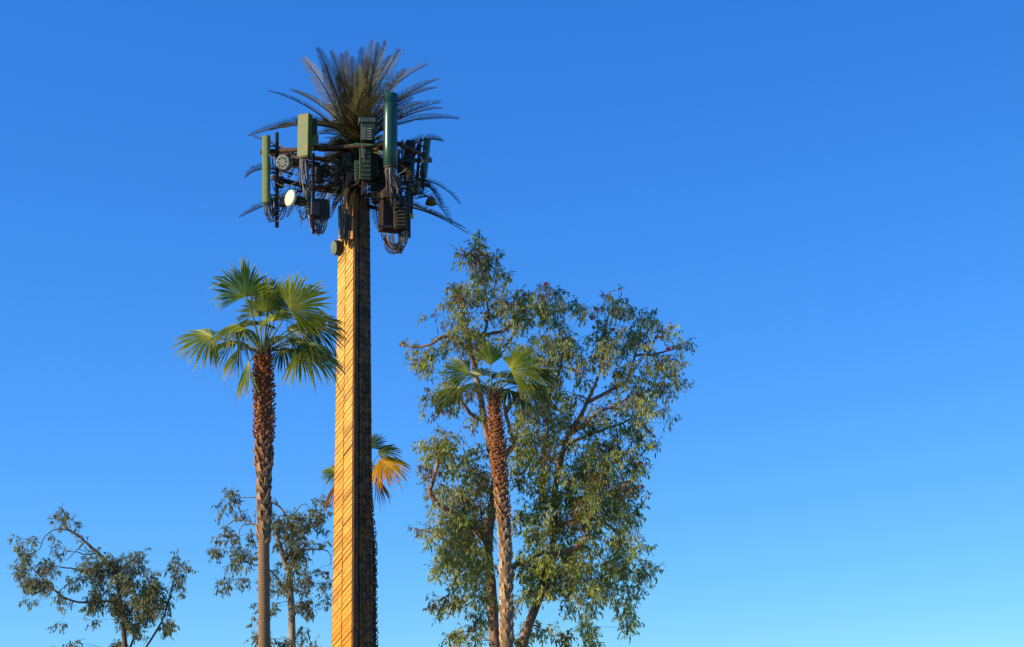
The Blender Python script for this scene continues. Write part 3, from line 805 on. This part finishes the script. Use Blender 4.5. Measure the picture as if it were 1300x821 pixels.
for k in range(24):
    x0 = tg.uniform(405, 495); sd = -1 if x0 < 450 else 1
    y0 = tg.uniform(196, 238); ln = tg.uniform(32, 62); dy = tg.uniform(-1.2, 1.2)
    x2 = x0 + sd * ln * tg.uniform(.35, 1); y2 = y0 + ln * tg.uniform(.0, .8)
    part('frond', feather(T(x0, y0, dy * .4), T((x0 + x2) / 2 + sd * 5, y0 - tg.uniform(4, 12), dy * .8), T(x2, y2, dy), int(ln * .34), .32, roll=tg.uniform(-.6, .6)), M['fake'])
# ---------------------------------------------------------------- mounting frame
def pipe(name, pts, r, c=BR, mat='steel', parent=tower, n=10, label=None):
    mb = MB(); mb.tube([Vector(p) for p in pts], r, n, c); return part(name, mb, M[mat], parent, label)
arm_c = (.10, .050, .028)
pipe('mounting_arm', [T(331, 193.5, -.5), T(400, 189, -.9), T(470, 185, -1.35), T(512, 183, -1.6)], .085, arm_c)
pipe('mounting_arm', [T(508, 184, -1.65), T(530, 194, -.3), T(546, 203, 1.2)], .08, arm_c)
pipe('mounting_arm', [T(335, 195, -.3), T(440, 205, .7), T(548, 204, 1.3)], .08, arm_c)
pipe('mounting_arm', [T(345, 226, -.45), T(400, 240, -.2), T(448, 246, 0)], .085, (.06, .035, .025))
pipe('mounting_arm', [T(452, 246, 0), T(480, 250, -.6), T(516, 252, -.9)], .08, (.06, .035, .025))
pipe('mounting_arm', [T(452, 230, 0), T(500, 232, .4), T(545, 236, .9)], .07, (.06, .035, .025))
pipe('mounting_arm', [T(452, 190, 0), T(430, 190, -.7), T(405, 190, -.95)], .075, arm_c)
pipe('mounting_arm', [T(452, 196, 0), T(480, 190, -.9), T(497, 186, -1.5)], .075, arm_c)
pipe('mounting_arm', [T(465, 262, 0), T(485, 266, -.5), T(500, 268, -.8)], .07, (.05, .03, .022))

# a thick skirt of old short fronds round the head of the shaft: too many to count
sk = MB()
for k in range(70):
    an = tg.uniform(0, 2 * math.pi); ry = tg.uniform(184, 246)
    P0 = T(452, ry) + Vector((math.cos(an), math.sin(an), 0)) * .35
    ln = tg.uniform(.7, 1.9); o_ = Vector((math.cos(an), math.sin(an), 0))
    P2 = P0 + o_ * ln * tg.uniform(.4, .95) + Vector((0, 0, ln * tg.uniform(-.75, .45)))
    P1 = (P0 + P2) / 2 + Vector((0, 0, .25 * ln))
    fm = feather(P0, P1, P2, int(ln * 15), .26, roll=tg.uniform(-.7, .7))
    off = len(sk.v); sk.v += fm.v; sk.c += [scl(c, .8) for c in fm.c]; sk.m += fm.m; sk.sm += fm.sm
    sk.f += [tuple(i + off for i in f) for f in fm.f]
so_ = part('frond_skirt', sk, M['fake']); so_['kind'] = 'stuff'

def cable_loops(parent, starts, ends, sag, n, cs, r=.017, g=tg):
    for k in range(n):
        a = g.choice(starts) if isinstance(starts, list) else starts
        a = T(a[0] + g.uniform(-a[3], a[3]), a[1] + g.uniform(-3, 3), a[2] + g.uniform(-.12, .12))
        b = T(ends[0] + g.uniform(-ends[3], ends[3]), ends[1] + g.uniform(-4, 4), ends[2] + g.uniform(-.12, .12))
        lo = sag * g.uniform(.6, 1.15) * PX
        p1 = a + Vector((g.uniform(-.05, .05), 0, -lo)); p2 = b + Vector((g.uniform(-.05, .05), 0, -lo))
        pts = [a * (1 - t) ** 3 + p1 * 3 * t * (1 - t) ** 2 + p2 * 3 * t * t * (1 - t) + b * t ** 3 for t in [i / 12 for i in range(13)]]
        mb = MB(); mb.tube(pts, r * g.uniform(.8, 1.2), 5, scl(g.choice(cs), g.uniform(.7, 1.2)), cap=False)
        part('cable', mb, M['cable'], parent)
GREYC = [(.30, .26, .22), (.08, .055, .04), (.48, .44, .38), (.035, .03, .03), (.20, .15, .11)]
DARKC = [(.035, .03, .03), (.06, .04, .03), (.10, .07, .05)]

def bracket(parent, a, b, r=.03, c=(.05, .05, .045)):
    mb = MB(); mb.tube([a, b], r, 6, c)
    d = (b - a).normalized()
    mb.tube([b - d * .05, b + d * .02], r * 2.2, 8, scl(c, 1.2)); part('bracket', mb, M['steel'], parent)

def panel(name, top, bot, dy, w_, d_, yaw, c, mat='paint', r=.05, label=None, parent=tower):
    mb = MB(); a, b = T(*bot, dy), T(*top, dy)
    mb.prism(a, b, w_, d_, yaw, r, c, cap_in=.015)
    # end cap and connectors
    t_ = (b - a).normalized()
    mb.prism(a - t_ * .035, a - t_ * .002, w_ * .86, d_ * .8, yaw, r * .7, scl(c, .45), cap_in=.004)
    for k in range(3):
        q = a - t_ * .03 + Vector((math.cos(yaw), math.sin(yaw), 0)) * w_ * (k - 1) * .27
        mb.tube([q, q - t_ * .09], .022, 8, (.30, .28, .25))
    return part(name, mb, M[mat], parent, label)

# left slim panel antenna, its mast and the loops below
pa = panel('panel_antenna', (338, 173), (338, 258), -.75, .27, .20, R(-20), (.145, .215, .065), r=.08, label='slim pale green panel antenna')
pipe('mounting_pipe', [T(351.5, 169, -.45), T(351.5, 289, -.45)], .065, (.05, .045, .035), parent=pa)
for y_ in (186, 220, 248): bracket(pa, T(351, y_, -.45), T(340, y_, -.7))
cable_loops(pa, [(337, 260, -.7, 4), (345, 250, -.6, 4)], (356, 252, -.45, 9), 36, 18, GREYC)
cable_loops(pa, (344, 200, -.55, 2), (352, 262, -.5, 3), 6, 3, DARKC)

# front left square panel, rust patched
pf = panel('panel_antenna', (387.5, 146), (386.5, 200), -1.45, .42, .26, R(-24), (.085, .16, .010), 'patchy', r=.02, label='wide green panel antenna with rusty patches')
mb = MB(); mb.prism(T(398, 172, -1.1), T(398, 152, -1.1), .22, .25, R(17), .02, (.03, .055, .03)); ru = part('radio_unit', mb, M['paint'], pf)
mb = MB(); mb.prism(T(400, 186, -1.15), T(400, 173, -1.15), .20, .22, R(17), .02, (.16, .20, .04)); part('radio_unit', mb, M['paint'], pf)
pipe('mounting_pipe', [T(390, 148, -1.1), T(390, 254, -1.1)], .055, (.18, .20, .12), parent=pf)
pipe('mounting_pipe', [T(381, 196, -1.2), T(381.5, 236, -1.2)], .028, (.22, .17, .14), parent=pf)
for y_ in (160, 190): bracket(pf, T(390, y_, -1.1), T(388, y_, -1.3))
cable_loops(pf, (386, 203, -1.35, 5), (392, 240, -1.1, 6), 22, 7, GREYC)

# eight sided radio behind the arm
def drum(name, c, d, r, ln, n, colr, mat, parent=tower, face_c=None, label=None, dome=.0):
    mb = MB(); d = d.normalized()
    ks = [(0, .96), (.02, 1), (ln - .02, 1), (ln, .97)]
    u = d.cross(Vector((0, 0, 1))).normalized(); v = u.cross(d)
    rings = [[mb.vert(c - d * ln / 2 + d * o_ + (u * math.cos(2 * math.pi * (k + .5) / n) + v * math.sin(2 * math.pi * (k + .5) / n)) * r * s_, colr) for k in range(n)] for o_, s_ in ks]
    for j in range(int(4 * (dome > 0))):
        s_ = math.cos((j + 1) / 4.3 * math.pi / 2)
        rings.append([mb.vert(c + d * (ln / 2 + dome * math.sin((j + 1) / 4.3 * math.pi / 2)) + (u * math.cos(2 * math.pi * (k + .5) / n) + v * math.sin(2 * math.pi * (k + .5) / n)) * r * .95 * s_, face_c or colr) for k in range(n)])
    for a, b in zip(rings, rings[1:]):
        for k in range(n): mb.face((a[k], a[(k + 1) % n], b[(k + 1) % n], b[k]), 0, n > 12)
    mb.face(rings[0][::-1])
    i0 = [mb.vert(mb.v[q], face_c or colr) for q in rings[-1]]; mb.face(i0)
    return part(name, mb, M[mat], parent, label)
rd = drum('radio_unit', T(361, 207, -.75), Vector((-.35, -.9, -.15)), .27, .30, 8, (.22, .26, .22), 'paint', label='pale grey green eight sided radio housing')
mb = MB()
fd = Vector((-.35, -.9, -.15)).normalized(); fu = fd.cross(Vector((0, 0, 1))).normalized(); fv = fu.cross(fd)
for a_ in range(8):
    q = T(361, 207, -.75) + fd * .152 + (fu * math.cos(a_ * .785) + fv * math.sin(a_ * .785)) * .15
    mb.tube([q, q + fd * .012], .035, 8, (.03, .03, .03))
part('vent', mb, M['steel'], rd)
drum('radio_unit', T(374, 204, -.4), Vector((-.3, -.9, -.1)), .24, .4, 10, (.05, .05, .045), 'paint')

# dish
dc = T(369, 252, -1.0); dd = Vector((-.72, -.68, .05)).normalized()
dish = drum('dish_antenna', dc, dd, .29, .08, 32, (.62, .60, .45), 'radome', face_c=(.78, .75, .56), dome=.05, label='round cream dish antenna')
mb = MB(); mb.tube([dc - dd * .04, dc - dd * .22], [.20, .11], 16, (.12, .14, .10)); mb.prism(dc - dd * .38 - Vector((0, 0, .13)), dc - dd * .38 + Vector((0, 0, .13)), .26, .30, R(-40), .03, (.05, .075, .045)); part('feed_box', mb, M['paint'], dish)
pipe('bracket', [dc - dd * .4, T(391, 256, -1.0)], .04, BR, parent=dish)
cable_loops(dish, (376, 258, -.9, 4), (392, 262, -.9, 4), 26, 4, DARKC, r=.013)

# lower left radio with loops
rl = MB(); rl.prism(T(408, 278, -.7), T(408, 255, -.7), .50, .40, R(20), .03, (.045, .030, .018)); rl = part('radio_unit', rl, M['paint'], label='black radio box with cable loops')
mb = MB(); mb.prism(T(400, 274, -1.05), T(400, 258, -1.05), .30, .2, R(20), .03, (.07, .06, .05)); part('filter_box', mb, M['paint'], rl)
pipe('mounting_pipe', [T(398, 195, -.95), T(398, 297, -.95)], .05, (.06, .05, .05), parent=rl)
cable_loops(rl, [(392, 258, -.95, 4), (398, 276, -.95, 6)], (410, 278, -.8, 6), 33, 17, GREYC)

# small finned head in the middle with boxes below it
hx = MB(); hx.prism(T(467, 180, -1.4), T(467, 158, -1.4), .46, .36, R(8), .02, (.04, .08, .05)); hx.prism(T(466, 158, -1.4), T(466, 152.5, -1.4), .56, .46, R(8), .02, (.10, .13, .11))
hub = part('radio_unit', hx, M['paint'], label='dark green radio head with pale fins and flat cap')
mb = MB()
for k in range(3): mb.prism(T(461 + k * 1.5, 178, -1.62), T(461 + k * 1.5, 162, -1.62), .024, .06, R(8), .008, (.16, .20, .18))
for k in range(5): mb.prism(T(468.5, 177.5 - k * 3.2, -1.60), T(468.5, 176 - k * 3.2, -1.60), .18, .05, R(8), .006, (.34, .36, .28))
part('fins', mb, M['paint'], hub)
for (x_, y0, y1, dy, w_, c_) in [(464, 230, 190, -1.1, .40, (.035, .062, .035)), (472, 226, 196, -.9, .36, (.026, .036, .022)), (456, 232, 206, -1.0, .26, (.035, .065, .035)), (433, 236, 204, -.6, .42, (.035, .026, .02)), (442, 214, 196, -.8, .3, (.045, .03, .02)), (485, 236, 204, -.4, .42, (.03, .024, .02)), (480, 258, 236, -.5, .4, (.022, .02, .018)), (391, 262, 246, -.75, .2, (.06, .05, .035)), (356, 238, 226, -.45, .22, (.05, .045, .03)), (360, 262, 252, -.5, .16, (.05, .04, .03)), (404, 232, 214, -.7, .22, (.05, .05, .03)), (510, 222, 208, -.2, .22, (.04, .035, .025)), (527, 246, 232, -.3, .2, (.03, .045, .03)), (490, 252, 242, -1.1, .24, (.09, .06, .035))]:
    mb = MB(); mb.prism(T(x_, y0, dy), T(x_, y1, dy), w_, .34, R(tg.uniform(-30, 30)), .03, c_)
    for k in range(6):
        zk = y1 + (y0 - y1) * (k + 1) / 7
        mb.prism(T(x_, zk + .5, dy - .16), T(x_, zk - .5, dy - .16), w_ * .85, .10, 0, .006, scl(c_, 1.12))
    part('radio_unit', mb, M['paint'])
gb = pipe('bracket', [T(440, 186, -1.2), T(452, 183, -1.3), T(470, 185, -1.45), T(486, 181, -1.5)], .03, (.02, .16, .07), 'paint', label='bright green strap')
pipe('bracket', [T(436, 200, -1.1), T(448, 210, -1.0), T(455, 225, -1.0)], .025, (.02, .12, .06), 'paint')
cable_loops(tower, [(462, 186, -1.3, 3), (466, 200, -1.2, 5)], (463, 245, -1.0, 5), 10, 9, [(.30, .27, .24), (.20, .17, .15), (.05, .04, .04)])

# tall drum shaped antenna in front
ct, cb = T(496, 120, -1.7), T(495.5, 212, -1.7)
mb = MB()
n = 40; rr = 9.1 * PX
rings = []
for p, s_ in ((cb, .94), (cb + (ct - cb) * .006, 1), (cb.lerp(ct, .33), 1.0), (cb.lerp(ct, .66), 1.0), (ct - (ct - cb) * .006, 1), (ct, .95)):
    rings.append([mb.vert(p + Vector((math.cos(2 * math.pi * k / n), math.sin(2 * math.pi * k / n), 0)) * rr * s_, (.014, .070, .040)) for k in range(n)])
for a, b in zip(rings, rings[1:]):
    for k in range(n): mb.face((a[k], a[(k + 1) % n], b[(k + 1) % n], b[k]), 0, True)
mb.face(rings[0][::-1]); mb.face(rings[-1])
ca = part('cylinder_antenna', mb, M['gloss'], label='tall dark green cylindrical antenna, largest on the tower')
mb = MB(); mb.tube([cb + Vector((0, 0, -.004)), cb + Vector((0, 0, -.05))], rr * .9, 28, (.12, .12, .11))
for k in range(10):
    an = k * .63; q = cb + Vector((math.cos(an), math.sin(an), 0)) * rr * .62
    mb.tube([q + Vector((0, 0, -.045)), q + Vector((0, 0, -.14))], .024, 8, (.38, .36, .33))
part('connector_plate', mb, M['steel'], ca)
for k in range(22):
    an = tg.uniform(0, 6.28); q = cb + Vector((math.cos(an), math.sin(an), 0)) * rr * tg.uniform(.4, .8) + Vector((0, 0, -.10))
    e = T(499 + tg.uniform(-7, 8), 246 + tg.uniform(-10, 12), -1.2 + tg.uniform(-.2, .2))
    m1 = q + Vector((tg.uniform(-.08, .12), 0, -tg.uniform(.3, .6))); m2 = e + Vector((tg.uniform(-.15, .15), -.1, tg.uniform(.1, .35)))
    pts = [q * (1 - t) ** 3 + m1 * 3 * t * (1 - t) ** 2 + m2 * 3 * t * t * (1 - t) + e * t ** 3 for t in [i / 10 for i in range(11)]]
    mb = MB(); mb.tube(pts, .017, 5, scl(tg.choice([(.30, .26, .22), (.20, .16, .13), (.09, .065, .05), (.42, .38, .33)]), tg.uniform(.7, 1.1)), cap=False)
    part('cable', mb, M['cable'], ca)
pipe('mounting_pipe', [T(497, 186, -1.35), T(497.5, 262, -1.35)], .06, (.05, .05, .05), parent=ca)
for (x_, y0, y1, dy, w_) in [(501, 246, 226, -1.0, .40), (494, 252, 236, -.9, .3)]:
    mb = MB(); mb.prism(T(x_, y0, dy), T(x_, y1, dy), w_, .3, R(15), .03, (.06, .045, .035)); part('combiner_box', mb, M['steel'], ca)

# right hand panels
pr = panel('panel_antenna', (522, 180), (519.5, 226), -.3, .30, .18, R(25), (.022, .060, .042), r=.05, label='dark green panel antenna with pale data plate')
mb = MB(); q = T(523.5, 190, -.52); mb.prism(T(523.3, 194, -.44), T(523.6, 186, -.44), .12, .02, R(25), .008, (.45, .50, .42)); part('data_plate', mb, M['radome'], pr)
pipe('mounting_pipe', [T(525, 178, -.1), T(522, 272, -.1)], .05, (.035, .065, .035), 'paint', parent=pr)
pipe('mounting_pipe', [T(533, 181, -.4), T(519, 214, -.5), T(513, 232, -.6)], .06, (.03, .022, .02), parent=pr)
pr2 = panel('panel_antenna', (542.5, 177), (537.5, 224), .3, .18, .34, R(-15), (.035, .085, .055), r=.06, label='thin blue green panel antenna, farthest right')
pipe('mounting_pipe', [T(534, 177, .4), T(529, 232, .4)], .05, (.03, .035, .04), parent=pr2)
mb = MB(); mb.tube([T(537.5, 226, .3), T(536.7, 236, .3)], [.08, .03], 8, (.14, .10, .07)); part('connector', mb, M['steel'], pr2)
for y_ in (186, 212): bracket(pr2, T(532.5, y_, .4), T(540, y_, .35))
for y_ in (188, 215): bracket(pr, T(524, y_, -.1), T(521, y_, -.28))
cable_loops(pr, (520, 230, -.3, 4), (514, 250, -.6, 5), 14, 8, DARKC)
cable_loops(pr2, (537, 234, .3, 2), (524, 238, 0, 3), 22, 4, DARKC)
mb = MB(); mb.prism(T(516, 208, -.6), T(521, 180, -.6), .3, .26, R(25), .03, (.022, .018, .018)); part('radio_unit', mb, M['paint'], pr)
pipe('mounting_pipe', [T(511, 178, .2), T(509, 232, .2)], .035, (.30, .27, .25), parent=pr)
pipe('mounting_pipe', [T(505.5, 214, .1), T(506, 190, .1)], .05, (.05, .06, .08), parent=pr)

# lower right equipment
er = MB(); er.prism(T(495, 294, -.8), T(495, 257, -.8), .66, .5, R(22), .03, (.045, .024, .012)); er = part('radio_unit', er, M['steel'], label='large black brown equipment box with looped cables')
mb = MB(); mb.prism(T(509, 292, -1.0), T(509, 258, -1.0), .42, .4, R(-10), .03, (.028, .02, .013)); mb.prism(T(488, 289, -1.2), T(488, 287, -1.2), .5, .14, R(22), .02, (.16, .11, .07))
for k in range(7): mb.prism(T(509, 261 + k * 4.4, -1.22), T(509, 260 + k * 4.4, -1.22), .36, .10, R(-10), .008, (.035, .03, .026))
part('filter_box', mb, M['paint'], er)
pipe('mounting_pipe', [T(518.5, 222, -.85), T(518.5, 302, -.85)], .075, (.035, .045, .04), 'paint', parent=er)
pipe('mounting_pipe', [T(508, 240, -.6), T(508, 322, -.6)], .07, (.035, .025, .02), parent=er)
cable_loops(er, [(488, 296, -.9, 5), (494, 297, -.9, 6)], (513, 294, -.9, 6), 35, 26, GREYC, r=.015)
cable_loops(er, (512, 250, -1.1, 6), (500, 262, -1.2, 8), 12, 6, GREYC)
mb = MB(); mb.prism(T(522.5, 278, -.9), T(522.5, 272, -.9), .13, .03, R(20), .01, (.45, .34, .05)); part('tag', mb, M['radome'], er, 'small yellow tag')
# amber lamp on its stalk
mb = MB(); mb.tube([T(546.5, 250, .1), T(547, 253, .1), T(547, 260, .1), T(547, 261, .1)], [.05, .14, .20, .12], 10, (.17, .12, .035)); lamp_ = part('lamp_housing', mb, M['steel'], label='small olive lamp housing among the right fronds')
pipe('bracket', [T(530, 252, .1), T(540, 250, .1), T(547, 251, .1)], .02, BR, parent=lamp_)

# cable run down the bare part of the shaft
for k in range(8):
    x0 = tg.uniform(425, 446); x1 = tg.uniform(434, 448)
    a = T(x0, tg.uniform(196, 222), -.75); b = T(x1 - 2, 250, -.75); c = T(x1, 309 + tg.uniform(-8, 6), -.58)
    pts = spline([a, T((x0 + x1) / 2 + tg.uniform(-3, 3), 228, -.8), b, T(x1 + tg.uniform(-2, 2), 280, -.66), c], 4)
    mb = MB(); mb.tube(pts, tg.uniform(.018, .032), 6, scl(tg.choice([(.05, .035, .028), (.10, .065, .045), (.20, .14, .10), (.03, .025, .022)]), tg.uniform(.8, 1.2)))
    part('cable', mb, M['cable'])
mb = MB(); mb.prism(T(435, 303, -.42), T(434, 262, -.42), .24, .16, R(-40), .02, (.30, .27, .16)); part('junction_box', mb, M['paint'], label='pale junction box on the bare shaft')
mb = MB(); mb.prism(T(446.5, 304, -.62), T(446.5, 252, -.62), .17, .06, R(-45), .01, (.62, .27, .07)); part('painted_sunlit_strip', mb, M['steel'])  # strip added over the shaded shaft, sunlight put into its orange colour
# tangle of jumpers under the fronds
for k in range(64):
    a = T(tg.uniform(340, 535), tg.uniform(192, 240), tg.uniform(-1.1, .6)); b = a + Vector((tg.uniform(-.9, .9), tg.uniform(-.4, .4), tg.uniform(-.7, .3)))
    m1 = (a + b) / 2 + Vector((0, 0, -tg.uniform(.15, .6)))
    mb = MB(); mb.tube(bez(a, m1, b, 9), tg.uniform(.014, .024), 5, scl(tg.choice(GREYC + DARKC), tg.uniform(.7, 1.2)), cap=False)
    part('cable', mb, M['cable'])
# floodlight-like drum on the left edge of the shaft
dr = drum('dish_antenna', T(427.5, 315, -.12), Vector((-.85, -.5, -.15)), .25, .22, 28, (.05, .045, .04), 'paint', face_c=(.20, .25, .16), dome=.03, label='small dark drum with olive face at the top of the bark')
pipe('bracket', [T(428, 316, -.15), T(440, 318, 0)], .05, BR, parent=dr)
